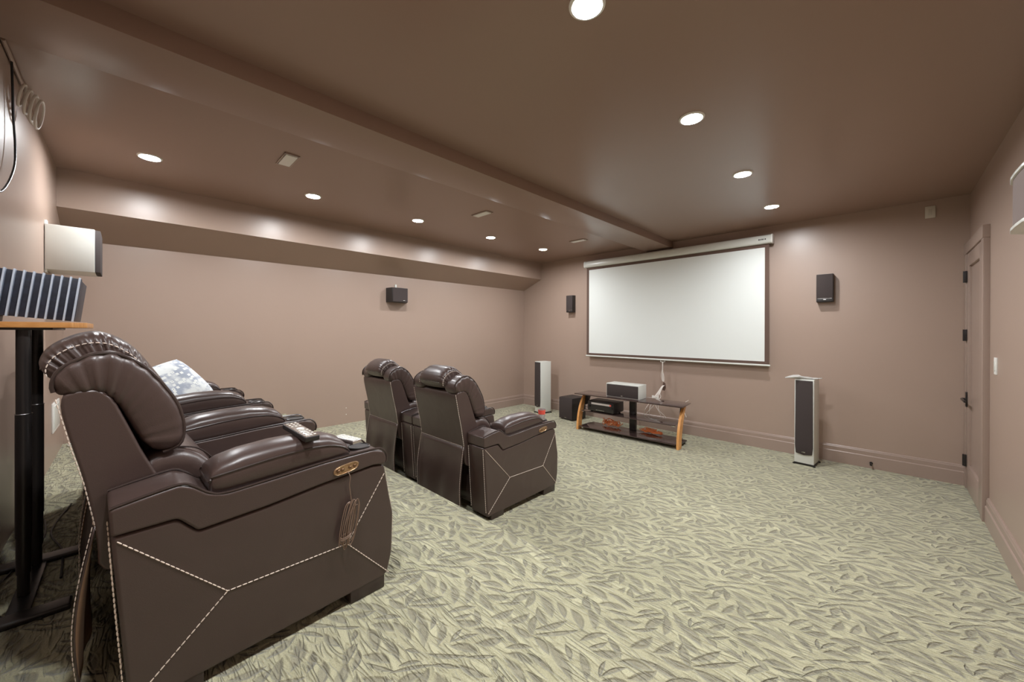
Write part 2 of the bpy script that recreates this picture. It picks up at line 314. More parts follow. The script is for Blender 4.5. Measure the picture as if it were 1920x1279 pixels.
def chaikin(p, it=2, closed=True):
    p = [Vector(q) for q in p]
    for _ in range(it):
        o = []
        n = len(p)
        rng = range(n) if closed else range(n - 1)
        if not closed: o.append(p[0])
        for i in rng:
            a, b = p[i], p[(i + 1) % n]; o += [a * 0.75 + b * 0.25, a * 0.25 + b * 0.75]
        if not closed: o.append(p[-1])
        p = o
    return p
def rc(p, r=.010, k=3):
    p = [Vector(q) for q in p]; n = len(p); o = []
    for i in range(n):
        a, b, c = p[i - 1], p[i], p[(i + 1) % n]; d0 = min(r, (a - b).length * .45); d1 = min(r, (c - b).length * .45)
        s0 = b + (a - b).normalized() * d0; s1 = b + (c - b).normalized() * d1
        for j in range(k + 1):
            t = j / k; o.append(s0 * (1 - t) ** 2 + b * 2 * t * (1 - t) + s1 * t * t)
    return o
def sweep(mb, outer, inner, cx, hx, e=2.6, n=40, m_=26, side=None):
    """closed cushion swept between two (y,z) curves; side(u, a) -> (dx, dr) surface folds"""
    def res(P):
        P = [Vector(q) for q in P]; L = [0]
        for a, b in zip(P, P[1:]): L.append(L[-1] + (b - a).length)
        out = []
        for i in range(n + 1):
            d = L[-1] * i / n; j = 0
            while j < len(L) - 2 and L[j + 1] < d: j += 1
            out.append(P[j].lerp(P[j + 1], (d - L[j]) / max(L[j + 1] - L[j], 1e-9)))
        return out
    O = res(catmull(outer, 8)); I = res(catmull(inner, 8)); rings = []
    for i in range(n + 1):
        u = i / n; mid = (O[i] + I[i]) / 2; h = (O[i] - I[i]) / 2; k = min(1, (1 - (2 * u - 1) ** 10) ** .5 * 1.02 + .02)
        r = []
        for q in range(m_):
            a = 2 * PI * q / m_; ca = math.copysign(abs(math.cos(a)) ** (2 / e), math.cos(a)); sa = math.copysign(abs(math.sin(a)) ** (2 / e), math.sin(a))
            dx, dr = side(u, a) if side else (0, 0)
            p = mid + h * (sa * k * (1 + dr)); r.append(Vector((cx + (hx * k * ca + dx * (1 if ca > 0 else -1) * abs(ca)), p.x, p.y)))
        rings.append(r)
    mb.loft(rings); return O, I
def catmull(pts, k=8, closed=False):
    P = [Vector(p) for p in pts]; n = len(P); out = []
    for i in range(n if closed else n - 1):
        p0 = P[(i - 1) % n] if closed or i > 0 else P[0]; p1 = P[i]; p2 = P[(i + 1) % n]; p3 = P[(i + 2) % n] if closed or i + 2 < n else P[-1]
        for j in range(k):
            t = j / k; out.append(0.5 * ((2 * p1) + (-p0 + p2) * t + (2 * p0 - 5 * p1 + 4 * p2 - p3) * t * t + (-p0 + 3 * p1 - 3 * p2 + p3) * t ** 3))
    if not closed: out.append(P[-1])
    return out
def sup(cx, cz, hx, hz, y, e=3.0, n=28, flat=0.0):
    o = []
    for k in range(n):
        a = 2 * PI * k / n; c, s_ = math.cos(a), math.sin(a)
        o.append(Vector((cx + hx * math.copysign(abs(c) ** (2 / e), c), y, cz + hz * math.copysign(abs(s_) ** (2 / e), s_))))
    return o
def seams(name, m, parent, paths, **kw):
    for p in paths:
        b = MB(); stitches(b, p, **kw); b.build(name, m, parent)
def cords(name, m, parent, paths, r, n=6):
    for p in paths: MB().tube(p, r, n).build(name, m, parent)
def stitches(mb, pts, seg=0.012, gap=0.003, r=0.0020, m=None):
    pts = [Vector(p) for p in pts]; L = [0]
    for a, b in zip(pts, pts[1:]): L.append(L[-1] + (b - a).length)
    def at(d):
        for i in range(len(pts) - 1):
            if d <= L[i + 1] or i == len(pts) - 2: return pts[i].lerp(pts[i + 1], (d - L[i]) / max(L[i + 1] - L[i], 1e-9))
    d = 0
    while d + seg <= L[-1]:
        mb.tube([at(d), at(d + seg / 2), at(d + seg)], [r * .6, r, r * .6], n=5, m=m); d += seg + gap

# ------------------------------------------------------------------ bookkeeping
def tag(o, label=None, cat=None, group=None, kind=None):
    if label: o['label'] = label
    if cat: o['category'] = cat
    if group: o['group'] = group
    if kind: o['kind'] = kind
    return o
def thing(name, loc, label, cat, rz=0.0, group=None):
    o = bpy.data.objects.new(name, None); COL.objects.link(o); o.location = loc; o.rotation_euler = (0, 0, rz)
    o.empty_display_size = 0.1
    return tag(o, label, cat, group)
def copy_tree(o, parent=None):
    c = o.copy(); COL.objects.link(c)
    if parent: c.parent = parent
    for ch in list(o.children): copy_tree(ch, c)
    return c
def struct(name, mb, m, label=None, **kw): return tag(mb.build(name, m, **kw), label=label, kind='structure')

# ------------------------------------------------------------------ room shell
T = 0.12
struct('floor', MB().box(-T, W + T, E1 - 0.2, D + T, -0.1, 0), M['carpet'], 'leaf patterned carpet on the lowest level')
struct('floor', MB().box(-T, W + T, E2 - 0.2, E1, -0.1, P1, 0), M['carpet'], 'carpeted middle tier under the front chairs')
struct('floor', MB().box(-T, W + T, -T, E2, -0.1, P2, 0), M['carpet'], 'carpeted rear tier under the long sofa')
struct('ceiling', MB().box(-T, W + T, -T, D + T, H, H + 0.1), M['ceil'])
struct('wall_left', MB().box(-T, 0, -T, D + T, -0.1, H), M['wall'])
struct('wall_right', MB().box(W, W + T, -T, D + T, -0.1, H), M['wall'])
struct('wall_front', MB().box(0, W, D, D + T, -0.1, H), M['wall'])
struct('wall_rear', MB().box(0, W, -T, 0, -0.1, H), M['wall'])
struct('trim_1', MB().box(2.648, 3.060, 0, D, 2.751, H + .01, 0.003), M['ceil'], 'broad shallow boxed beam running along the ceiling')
struct('trim_2', MB().prism([(0, 2.331), (0.473, 2.5225), (0.473, H + .01), (0, H + .01)], 0, D, axis='y'), M['wall'], 'boxed soffit with sloping underside along the left wall')
def baseprof(): return [(0, 0), (0.024, 0), (0.024, 0.128), (0.020, 0.134), (0.016, 0.136), (0.016, 0.176), (0.012, 0.184), (0.012, 0.190), (0.007, 0.198), (0, 0.198)]
mb = MB(); mb.prism([(D - a, b) for a, b in baseprof()], 0, W); struct('baseboard_front', mb, M['trim'], ang=20)
mb = MB(); mb.prism([(a, b) for a, b in baseprof()], E1, D, axis='y'); struct('baseboard_left', mb, M['trim'], ang=20)
mb = MB(); mb.prism([(W - a, b) for a, b in baseprof()], E1, 5.165, axis='y'); struct('baseboard_right', mb, M['trim'], ang=20)
mb = MB(); mb.tube([(2.46, 0.012, 2.836), (1.95, 0.012, 2.836)], 0.008); tag(mb.build('cable_raceway', M['trim']), 'thin taupe cable raceway along the top of the rear wall', 'raceway')

# door in the right wall
dr = thing('door_1', (W, 5.67, 0), None, None); dr['kind'] = 'structure'
def P_(x, y, z): return (x - W, y - 5.67, z)
xc = -0.036
mb = MB(); mb.box(xc, 0, -0.50, -0.405, 0, 2.345, 0.002).box(xc, 0, 0.405, 0.50, 0, 2.345, 0.002).box(xc - 0.004, 0, -0.505, 0.505, 2.25, 2.35, 0.002)
mb.build('casing', M['trim'], dr)
mb = MB(); a0, a1 = -0.40, 0.40
mb.box(-0.030, 0, a0, a0 + 0.12, 0.01, 2.245, 0.001).box(-0.030, 0, a1 - 0.12, a1, 0.01, 2.245, 0.001)
mb.box(-0.030, 0, a0 + .12, a1 - .12, 2.12, 2.245, 0.001).box(-0.030, 0, a0 + .12, a1 - .12, 0.01, 0.25, 0.001)
mb.box(-0.012, 0, a0 + .11, a1 - .11, 0.24, 2.13)
dp = mb.build('door_leaf', M['trim'], dr)
for z in (2.03, 1.47, 0.27):
    MB().box(-0.046, -0.028, 0.375, 0.41, z - 0.055, z + 0.055, 0.003).cyl((-0.048, 0.40, z - .055), (-0.048, 0.40, z + .055), 0.008).build('hinge', M['blackmetal'], dr)
mb = MB(); mb.box(-0.042, -0.028, 0.335, 0.385, 0.79, 0.93, 0.004).cyl((-0.04, 0.36, 0.86), (-0.064, 0.36, 0.86), 0.012).box(-0.072, -0.058, 0.15, 0.37, 0.851, 0.869, 0.004)
mb.build('door_handle', M['blackmetal'], dr)

# ------------------------------------------------------------------ recessed lamps and ceiling registers
def lamp(x, y, label):
    t = thing('recessed_ceiling_lamp', (x, y, H), label, 'ceiling light', group='recessed ceiling lamps')
    r = [(0.075, 0.0), (0.074, -0.005), (0.068, -0.009), (0.062, -0.009), (0.058, -0.001)]
    MB().loft([[Vector((a * math.cos(2 * PI * k / 40), a * math.sin(2 * PI * k / 40), b)) for k in range(40)] for a, b in r], cap=False).build('trim_ring', M['whiteplastic'], t)
    rr = [(0.058 * math.cos(a), -0.001 - 0.002 * math.sin(a)) for a in [i / 6 * PI / 2 * 0.98 for i in range(7)]]
    MB().loft([[Vector((a * math.cos(2 * PI * k / 32), a * math.sin(2 * PI * k / 32), b)) for k in range(32)] for a, b in rr]).build('lens', M['lens'], t)
    return t
L0 = lamp(1.273, 0.535, 'lit round ceiling lamp left of the beam, nearest the rear wall')
ord_l = ['second', 'third', 'fourth']
for (x, y, lb) in [(1.27, 1.715, 'lit round ceiling lamp left of the beam, second from the rear wall'),
                   (1.285, 2.895, 'lit round ceiling lamp above the soffit edge, third of five from the rear wall'),
                   (1.30, 4.075, 'lit round ceiling lamp left of the beam, second from the screen wall'),
                   (1.33, 5.205, 'lit round ceiling lamp left of the beam, closest to the screen wall'),
                   (4.465, 0.56, 'added unseen ceiling lamp right of the beam, nearest the rear wall'),  # lamp added out of view to light the room, continues the right-hand row
                   (4.465, 1.747, 'large bright lamp cut by the top edge of the picture'),
                   (4.47, 2.913, 'lit round lamp right of the beam, third from the screen wall'),
                   (4.47, 4.10, 'lit round lamp right of the beam, second from the screen wall'),
                   (4.465, 5.273, 'lit round lamp right of the beam, closest to the screen wall')]:
    c = copy_tree(L0); c.location = (x, y, H); c['label'] = lb
def register(x, y, rz, label):
    t = thing('ceiling_register', (x, y, H), label, 'air vent', rz, group='white ceiling registers')
    mb = MB(); mb.box(-.13, .13, -.052, -.044, -.008, 0, .001).box(-.13, .13, .044, .052, -.008, 0, .001).box(-.13, -.122, -.052, .052, -.008, 0, .001).box(.122, .13, -.052, .052, -.008, 0, .001); mb.build('frame', M['trim'], t)
    MB().box(-.112, .112, -.040, .040, -.012, -.001, .002).build('damper_plate', M['whiteplastic'], t)
    return t
g0 = register(1.99, 1.30, 0.0, 'white ceiling register above the sofa, nearest the rear wall')
g1 = copy_tree(g0); g1.location = (2.04, 3.27, H); g1['label'] = 'white ceiling register halfway along the room'
g2 = copy_tree(g0); g2.location = (2.09, 5.11, H); g2['label'] = 'white ceiling register closest to the projection screen'

# ------------------------------------------------------------------ leather seating
AW, PITCH, BW = 0.17, 0.73, 0.545
PANEL = [(0.0, 0.505), (0.13, 0.507), (0.175, 0.456), (0.35, 0.468), (0.515, 0.488), (0.714, 0.506), (0.762, 0.498), (0.787, 0.36), (0.802, 0.29), (0.797, 0.13), (0.777, 0.055), (0.755, 0.045), (0.20, 0.035), (0.035, 0.03), (0.015, 0.30)]
BAND = [(0.0, 0.507), (0.13, 0.509), (0.175, 0.458), (0.35, 0.470), (0.515, 0.490), (0.714, 0.508), (0.765, 0.500), (0.772, 0.525), (0.757, 0.555), (0.714, 0.568), (0.515, 0.563), (0.35, 0.551), (0.24, 0.545), (0.20, 0.558), (0.165, 0.588), (0.135, 0.602), (0.06, 0.590), (-0.004, 0.578)]
BOL_OUT = [(-.105, .862), (-.106, .89), (-.095, .93), (-.06, .960), (-.02, .976), (.02, .973), (.07, .939), (.11, .888), (.152, .813), (.169, .746), (.169, .704), (.158, .673), (.121, .660)]
BOL_IN = [(.082, .675), (.045, .745), (.023, .80), (-.005, .85), (-.05, .858), (-.09, .853)]
def make_row(n, name, loc, rz, label, cat, group=None, controls=True):
    t = thing(name, loc, label, cat, rz, group)
    wtot = AW + PITCH * n; xr = wtot / 2; lea = M['leather']
    for i in range(n + 1):
        cx = xr - AW / 2 - PITCH * i; x0, x1 = cx - AW / 2, cx + AW / 2
        mb = MB(); mb.plate(rc(PANEL, .014), x0, x1, 0.010)
        arm = mb.build('armrest', lea, t, ang=50, wn=True)
        BT = [(a, b) for a, b in BAND]
        mb = MB(); mb.plate(rc(BT, .010), x0 - .004, x1 + .004, 0.009); mb.build('arm_top_band', lea, arm, ang=50, wn=True)
        top = [(-0.002, .580), (.06, .593), (.135, .604), (.165, .590), (.20, .561), (.24, .548), (.35, .554), (.515, .566), (.714, .571), (.757, .558), (.773, .528), (.768, .505)]
        cords('piping', M['piping'], arm, [catmull([(xx, a, b) for a, b in top], 5) for xx in (x0 + .001, x1 - .001)], 0.0040)
        # armrest pad
        mb = MB(); rings = []; edge = []
        for y, ze, zt, hx in [(.203, .585, .592, .064), (.206, .597, .606, .070), (.212, .600, .622, .073), (.235, .603, .640, .075), (.29, .610, .655, .076), (.38, .620, .664, .0765), (.48, .625, .664, .0765), (.55, .620, .655, .076), (.595, .606, .637, .074), (.618, .590, .614, .070), (.628, .576, .590, .062)]:
            zb = 0.545 + 0.02 * max(0, (y - .24)) / .4; h_ = ze - zb
            r_ = [(-hx * .93, zb), (-hx * 1.01, zb + .22 * h_), (-hx * 1.045, zb + .55 * h_), (-hx * 1.03, zb + .85 * h_)]
            r_ += [(-hx * math.cos(t * PI / 14), ze + (zt - ze) * math.sin(t * PI / 14) ** .75) for t in range(15)]
            r_ += [(hx * 1.03, zb + .85 * h_), (hx * 1.045, zb + .55 * h_), (hx * 1.01, zb + .22 * h_), (hx * .93, zb)]
            rings.append([Vector((cx + a, y, b)) for a, b in r_]); edge.append((y, ze, hx))
        mb.loft(rings); pad = mb.build('arm_pad', lea, arm, ang=50)
        lp = [(cx - hx * 1.01, y, ze) for y, ze, hx in edge[::-1]] + [(cx + hx * 1.01, y, ze) for y, ze, hx in edge]
        cords('pad_piping', M['piping'], arm, [catmull(lp, 4)], .0036)
        # cup holder; a flat black disc paints in the shade of its well
        mb = MB()
        yc, zc = 0.695, 0.5685
        pr = [(0.036, 0.000), (0.040, 0.004), (0.044, 0.002), (0.044, -0.002)]
        mb.loft([[Vector((cx + a * math.cos(2 * PI * k / 28), yc + a * math.sin(2 * PI * k / 28), zc + b)) for k in range(28)] for a, b in pr], cap=False, m=M['blackmetal'])
        mb.cyl((cx, yc, zc - .010), (cx, yc, zc + .0006), 0.036, n=28, m=M['black']); mb.build('cup_holder', None, arm)
        # feet
        for a, b in ((0.07, 0.19), (0.625, 0.765)):
            MB().box(x0 + .012, x1 - .002, a, b, 0.0, 0.062, 0.006).build('foot', M['piping'], arm)
        # contrast stitching on the exposed outer faces
        faces = []
        if i == 0: faces.append(x1 + .001)
        if i == n: faces.append(x0 - .001)
        for xf in faces:
            seams('stitching', M['thread'], arm, [[(xf, .012, .492), (xf, .245, .248), (xf, .610, .240), (xf, .768, .475)], [(xf, .245, .248), (xf, .030, .045)], [(xf, .610, .240), (xf, .785, .05)]])
        seams('edge_stitching', M['thread'], arm, [[(xf, .001 - .004, .495), (xf, .009, .30), (xf, .026, .06)] for xf in (x0 + .008, x1 - .008)])
        seams('edge_stitching', M['thread'], arm, [[(xf, .767, .485), (xf, .790, .36), (xf, .803, .25), (xf, .795, .12)] for xf in (x0 + .006, x1 - .006)], r=.0012)
        if i == 0 and controls:
            mb = MB(); y0, y1, zc2 = .560, .650, .526
            ring = [(y0 + (y1 - y0) * .5 + (.045 * (1 if math.cos(a) > 0 else -1) - 0 + 0) * 0 + 0.047 * math.copysign(abs(math.cos(a)) ** .55, math.cos(a)), 0.0165 * math.copysign(abs(math.sin(a)) ** .8, math.sin(a))) for a in [2 * PI * k / 32 for k in range(32)]]
            def cr(sc, x): return [Vector((x, (y0 + y1) / 2 + (a - (y0 + y1) / 2) * sc, zc2 + b * sc + 0.12 * (a - (y0 + y1) / 2))) for a, b in ring]
            mb.loft([cr(1.0, x1 + .002), cr(1.0, x1 + .007), cr(.92, x1 + .010), cr(.82, x1 + .007)]); pan = mb.build('control_panel', M['bronze'], arm)
            for dy in (-.030, -.015, .012, .030):
                MB().sphere(Vector((x1 + .008, (y0 + y1) / 2 + dy, zc2 + .12 * dy)), .0065, (.7, 1, 1), u=12, v=8).build('button', M['bronzedark'], arm)
    for i in range(n):
        cx = xr - AW - (PITCH - AW) / 2 - PITCH * i; hb = BW / 2
        # backrest shell and seat
        mb = MB(); mb.plate(chaikin([(-.02, .33), (-.022, .45), (-.045, .61), (-.072, .73), (-.096, .855), (-.06, .873), (0, .868), (.045, .745), (.075, .66), (.12, .56), (.18, .42), (.18, .33)], 2), cx - hb, cx + hb, 0.008)
        back = mb.build('backrest', lea, t, ang=50, wn=True)
        for sx in (-1, 1):
            xo = cx + sx * hb; xi = xo - sx * .135; a, b = min(xo, xi), max(xo, xi)
            mb = MB()
            def fold(u, q): 
                w = math.exp(-((u - .30) / .22) ** 2) + .35 * math.exp(-((u - .85) / .1) ** 2)
                return (.0055 * w * math.sin(u * 2 * PI * 13 + math.sin(q) * 1.2), .02 * w * math.sin(u * 2 * PI * 13 + .8))
            O, I = sweep(mb, [(-.098, .858)] + BOL_OUT[1:] + [(.105, .664)], [(-.090, .856), (-.05, .858), (-.012, .852), (.02, .812), (.045, .755), (.068, .705), (.090, .672)], (a + b) / 2, .070, 4.6, 46, 32, fold)
            mb.build('side_bolster', lea, back, ang=80)
            xx = xo - sx * .012
            cords('bolster_piping', M['piping'], back, [[(xx, (p.x + r_.x) / 2 + (p.x - r_.x) / 2 * .93, (p.y + r_.y) / 2 + (p.y - r_.y) / 2 * .93) for p, r_ in list(zip(O, I))[1:-1]]], .0052, 8)
        prof = chaikin([(-.03, .88), (.02, .84), (.055, .72), (.09, .58), (.14, .47), (.21, .47), (.205, .58), (.175, .68), (.16, .76), (.11, .87), (.05, .93), (-.02, .935)], 2)
        mb = MB(); mb.infl(prof, cx - .14, cx + .14, 0.035, steps=6); mb.build('back_cushion', lea, back, ang=80)
        prof = chaikin([(.05, .50), (.21, .49), (.262, .535), (.250, .585), (.205, .640), (.15, .662), (.09, .655), (.05, .60)], 2)
        mb = MB(); mb.infl(prof, cx - .262, cx + .262, 0.04, steps=6, fold=lambda u, e: 0.003 * e * math.sin(u * 2 * PI * 15)); mb.build('lumbar_cushion', lea, back, ang=80)
        mb = MB(); mb.tube([Vector((cx + .225, p.x, p.y)) for p in catmull([(.12, .662), (.2, .648), (.252, .59), (.266, .53), (.262, .49)], 6)], .003, n=6); mb.build('piping', M['piping'], back)
        # gathered head pillow
        HO = [(-.112, .888), (-.130, .912), (-.138, .945), (-.125, .983), (-.091, 1.014), (-.044, 1.034), (.006, 1.028), (.06, .985), (.105, .915), (.145, .84), (.165, .775)]
        HI = [(-.098, .880), (-.075, .878), (-.060, .885), (-.035, .895), (-.01, .898), (.02, .885), (.05, .855), (.08, .815), (.105, .78), (.125, .765), (.14, .76)]
        def fold2(u, q):
            c = abs(math.cos(q)); w = max(0, c - .25) ** 1.3 * min(1, u * 6)
            g_ = math.sin(u * 2 * PI * 19 + 2.2 * math.sin(u * 31)) * (.55 + .45 * math.sin(u * 47 + 1)) + .35 * math.sin(u * 2 * PI * 37 + 3 * math.sin(u * 23))
            return (.006 * w * g_, .055 * w * math.sin(u * 2 * PI * 19 + 2.2 * math.sin(u * 31) + .9))
        mb = MB(); O, I = sweep(mb, HO, HI, cx, .150, 4.2, 150, 40, fold2); hp = mb.build('head_pillow', lea, back, ang=80)
        for sx in (-1, 1):
            ln = []
            for i in range(8, 132, 2):
                mid = (O[i] + I[i]) / 2; h = (O[i] - I[i]) / 2; aa = math.radians(15); p = mid + h * (math.sin(aa) ** (2 / 4.2))
                ln.append((cx + sx * (.150 * math.cos(aa) ** (2 / 4.2) + .0045), p.x, p.y))
            seams('stitching', M['thread'], back, [ln], seg=.010, gap=.004, r=.0018)
        mb = MB(); mb.tube([(cx - .125, -.131, .925), (cx, -.139, .93), (cx + .125, -.131, .925)], .0022, n=6); mb.build('pillow_seam', M['piping'], back)
        for sx in (-1, 1): seams('back_stitching', M['thread'], back, [[(cx + sx * (hb - .004), -.0995 + .0015, .852), (cx + sx * (hb - .004), -.074, .73), (cx + sx * (hb - .004), -.047, .61), (cx + sx * (hb - .004), -.024, .47)]])
        seams('back_stitching', M['thread'], back, [[(cx - hb + .004, -.030, .485), (cx + hb - .004, -.030, .485)]], r=.0015)
        # loose leather flap hanging behind
        rows = []
        NZ, NX = 14, 18
        for a in range(NZ + 1):
            u = a / NZ; z = .483 - u * .455; r_ = []
            for b in range(NX + 1):
                v = b / NX * 2 - 1; x = cx + v * (hb + .006 * math.sin(u * 3))
                y = -.028 - .022 * math.sin(min(1, u * 1.3) * PI / 2) + .010 * math.sin(v * 4.2 + u * 2) * u + .005 * math.sin(v * 9 + 3 * u) * u - .010 * max(0, abs(v) - .86) / .14 * math.sin(u * PI)
                r_.append(Vector((x, y, z)))
            rows.append(r_)
        mb = MB(); mb.loft(rows, closed=False, cap=False); fl = mb.build('back_flap', lea, back, ang=80)
        fl.data.materials.append(M['suede']); sm = fl.modifiers.new('thickness', 'SOLIDIFY'); sm.thickness = .004; sm.material_offset = 1
        seams('flap_stitching', M['thread'], back, [[r_[c_] + Vector((-.004 if c_ else .004, -.0035, 0)) for r_ in rows] for c_ in (0, NX)], r=.0014)
        # seat, footrest, under frame
        mb = MB(); rings = [sup(cx, .40, .262, .065 * k, y, 3.2, 36) for y, k in ((.17, .5), (.18, .85), (.24, 1.0), (.40, 1.06), (.58, 1.06), (.70, 1.0), (.755, .86), (.775, .5))]
        mb.loft(rings); seat = mb.build('seat_cushion', lea, t, ang=70)
        mb = MB(); mb.box(cx - .27, cx + .27, .70, .775, .07, .37, .02, seg=3); mb.build('footrest', lea, t, ang=50)
        MB().box(cx - .275, cx + .275, .06, .72, .06, .34, .005).build('seat_base', M['piping'], t)
    return t
TH = 0.0425; wr = AW + PITCH * 3
sofa = make_row(3, 'recliner_sofa', (3.936 - wr / 2 * math.cos(TH), .385 - wr / 2 * math.sin(TH), P2), TH, 'long dark brown leather recliner sofa with shared armrests on the rear tier', 'sofa')
c1 = make_row(1, 'recliner_chair', (3.44 - .45, 2.085, P1), 0, 'brown leather recliner seen from behind, nearer the camera in the front pair', 'armchair', 'leather recliner chairs of the front row')
c2 = copy_tree(c1); c2.location = (2.522 - .45, 2.085, P1); c2['label'] = 'brown leather recliner seen from behind, farther left in the front pair'

def on_sofa(x, y, z):   # sofa-local point to world
    return Vector(sofa.location) + Matrix.Rotation(TH, 3, 'Z') @ Vector((x, y, z))
XR = wr / 2

# coil of thin tan cable dangling from the sofa's control panel
mb = MB(); xb = XR + .014
c0 = (.607, .515)
mb.tube(catmull([(xb, c0[0], c0[1]), (xb + .01, c0[0] + .004, c0[1] - .02), (xb + .004, c0[0] + .004, .46), (xb + .004, c0[0] + .012, .40)], 8), .0014, n=6)
for k in range(9):
    w_ = .014 + .003 * math.sin(k * 2.1); h_ = .075 + .008 * math.cos(k * 1.7); yc = c0[0] + .004 - .003 * (k % 3); zc = .325 + .004 * math.sin(k); ph = (k - 4) * .012
    mb.tube([(xb + .004 + .0016 * k, yc + w_ * math.cos(a) + ph * .35 + .20 * h_ * math.sin(a), zc + h_ * math.sin(a) + .006 * math.sin(3 * a + k)) for a in [2 * PI * j / 28 for j in range(28)]], .0014, n=5, closed=True)
for j in range(3):
    mb.tube([(xb + .010 + .011 * math.cos(a), c0[0] - .014 + .019 * math.sin(a) + j * .001, .278 + .004 * j + .004 * math.sin(a)) for a in [2 * PI * q / 20 for q in range(20)]], .0014, n=5, closed=True)
o = mb.build('cable_coil', M['beigecable']); o.location = sofa.location; o.rotation_euler = (0, 0, TH)
tag(o, 'thin tan cable wound in a coil hanging from the sofa side socket', 'cable')

# remotes on the sofa arm
def remote(loc, rz, ln, wd_, body, face, label, rows=9, pitch=0.0):
    t = thing('remote_control', loc, label, 'remote control'); t.rotation_euler = (pitch, 0, rz)
    MB().box(-wd_ / 2, wd_ / 2, -ln / 2, ln / 2, 0, .018, .005, seg=3).build('body', body, t)
    MB().box(-wd_ / 2 + .003, wd_ / 2 - .003, -ln / 2 + .003, ln / 2 - .003, .0175, .0188, .0005).build('face_plate', face, t)
    for r in range(rows):
        for c_ in range(3):
            if rows > 6 and 3 <= r <= 4: continue
            MB().box(-.004, .004, -.0035, .0035, 0, .002, .001).build('button', M['remotekey'], t).location = ((c_ - 1) * wd_ * .27, -ln / 2 + ln * (r + .8) / (rows + .6), .0188)
    if rows > 6: MB().cyl((0, ln * .5 * -.03, .0185), (0, ln * .5 * -.03, .021), .013, n=20, bev=.001).build('navigation_pad', M['remotekey'], t)
    return t
p = on_sofa(XR - .078, .475, .6635); remote(p, TH - 1.50, .19, .05, M['black'], M['remoteface'], 'dark remote control covered in pale buttons, lying across the near arm pad', pitch=-.09)
p = on_sofa(XR - .095, .655, .594); remote(p, TH - 1.40, .125, .04, M['silver'], M['white'], 'slim silver and white remote beside the cup holder of the sofa', rows=4)

# printed throw pillow on the far sofa seat
mb = MB(); N = 20; g = [[None] * (N + 1) for _ in range(N + 1)]
rings_t = []; rings_b = []
def pz(u, v): return .075 * (max(0, 1 - u ** 4) * max(0, 1 - v ** 4)) ** .55
for sgn in (1, -1):
    rows = []
    for i in range(N + 1):
        u = i / N * 2 - 1; r_ = []
        for j in range(N + 1):
            v = j / N * 2 - 1; k = 1 - .07 * (1 - abs(u)) * 0 ; bx = .182 * u * (1 + .07 * (1 - v * v) * abs(u)); by = .182 * v * (1 + .07 * (1 - u * u) * abs(v))
            r_.append(Vector((bx, by, sgn * pz(u, v))))
        rows.append(r_)
    mb.loft(rows, closed=False, cap=False)
bmesh.ops.remove_doubles(mb.bm, verts=mb.bm.verts, dist=1e-4)
pil = mb.build('throw_pillow', M['printed'], ang=80)
nv = Vector((.74, .22, .62)).normalized(); upv = (Vector((0, 0, 1)) - nv * nv.z).normalized(); sv = upv.cross(nv)
a_ = math.radians(25); ex = sv * math.cos(a_) + upv * math.sin(a_); ey = nv.cross(ex)
pil.matrix_world = Matrix.Translation((1.975, .615, 1.108)) @ Matrix((ex, ey, nv)).transposed().to_4x4()
tag(pil, 'grey and white printed throw pillow standing on the long sofa', 'pillow')

# small plastic tumbler with a red print on the front chair's cup holder
t = thing('plastic_tumbler', (3.36, 2.79, P1 + .573), 'clear plastic tumbler with red print in the front recliner armrest', 'cup')
t.location = (3.355, 2.085 + .695, P1 + .5725)
mb = MB(); mb.loft([[Vector((a * math.cos(2 * PI * k / 28), a * math.sin(2 * PI * k / 28), b)) for k in range(28)] for a, b in ((.024, 0), (.025, .002), (.030, .085), (.028, .085), (.0235, .004))], cap=True); mb.build('glass', M['clear'], t)
mb = MB(); mb.loft([[Vector((a * math.cos(2 * PI * k / 28), a * math.sin(2 * PI * k / 28), b)) for k in range(28)] for a, b in ((.0283, .045), (.0306, .080))], cap=False); mb.build('red_band', M['red'], t)

# ------------------------------------------------------------------ projection screen
t = thing('projection_screen', (2.945, 6.10, 1.06), 'wide white pull-down projection screen on the front wall', 'screen')
cxs = 2.945; dz = 1.06
def bxs(name, x0, x1, y0, y1, z0, z1, m, bev=0, parent=None): return MB().box(x0 - cxs, x1 - cxs, y0 - 6.10, y1 - 6.10, z0 - dz, z1 - dz, bev).build(name, m, parent or t)
fabric = bxs('fabric', 1.585, 4.290, 6.099, 6.102, 1.085, 2.63, M['border'])
bxs('viewing_surface', 1.633, 4.244, 6.0975, 6.0985, 1.121, 2.570, M['screen'], parent=fabric)
prof = [(6.040, 2.655), (6.046, 2.625), (6.065, 2.612), (6.125, 2.612), (6.140, 2.63), (6.150, 2.70), (6.135, 2.722), (6.065, 2.722), (6.046, 2.705)]
mb = MB(); mb.prism([(a - 6.10, b - dz) for a, b in chaikin(prof, 1)], 1.565 - cxs, 4.325 - cxs); case = mb.build('housing', M['white'], t, ang=50)
for x in (1.557, 4.318): 
    mb = MB(); mb.prism([((a - 6.095) * 1.07 - .005, (b - 2.667) * 1.07 + 2.667 - dz) for a, b in chaikin(prof, 1)], x - cxs, x + .016 - cxs, bev=.002); mb.build('end_cap', M['whiteplastic'], case)
mb = MB()
for k, w_ in enumerate((.012, .009, .012, .008, .012)): mb.box(4.185 + k * .017 - cxs, 4.185 + k * .017 + w_ - cxs, -.0605, -.0575, 2.655 - dz, 2.672 - dz)
mb.build('maker_badge', M['black'], case)
mb = MB(); mb.tube([(1.575 - cxs, -.002, 1.072 - dz), (4.305 - cxs, -.002, 1.072 - dz)], .0125, n=16); mb.build('bottom_bar', M['white'], t)
mb = MB(); xh = 2.941 - cxs
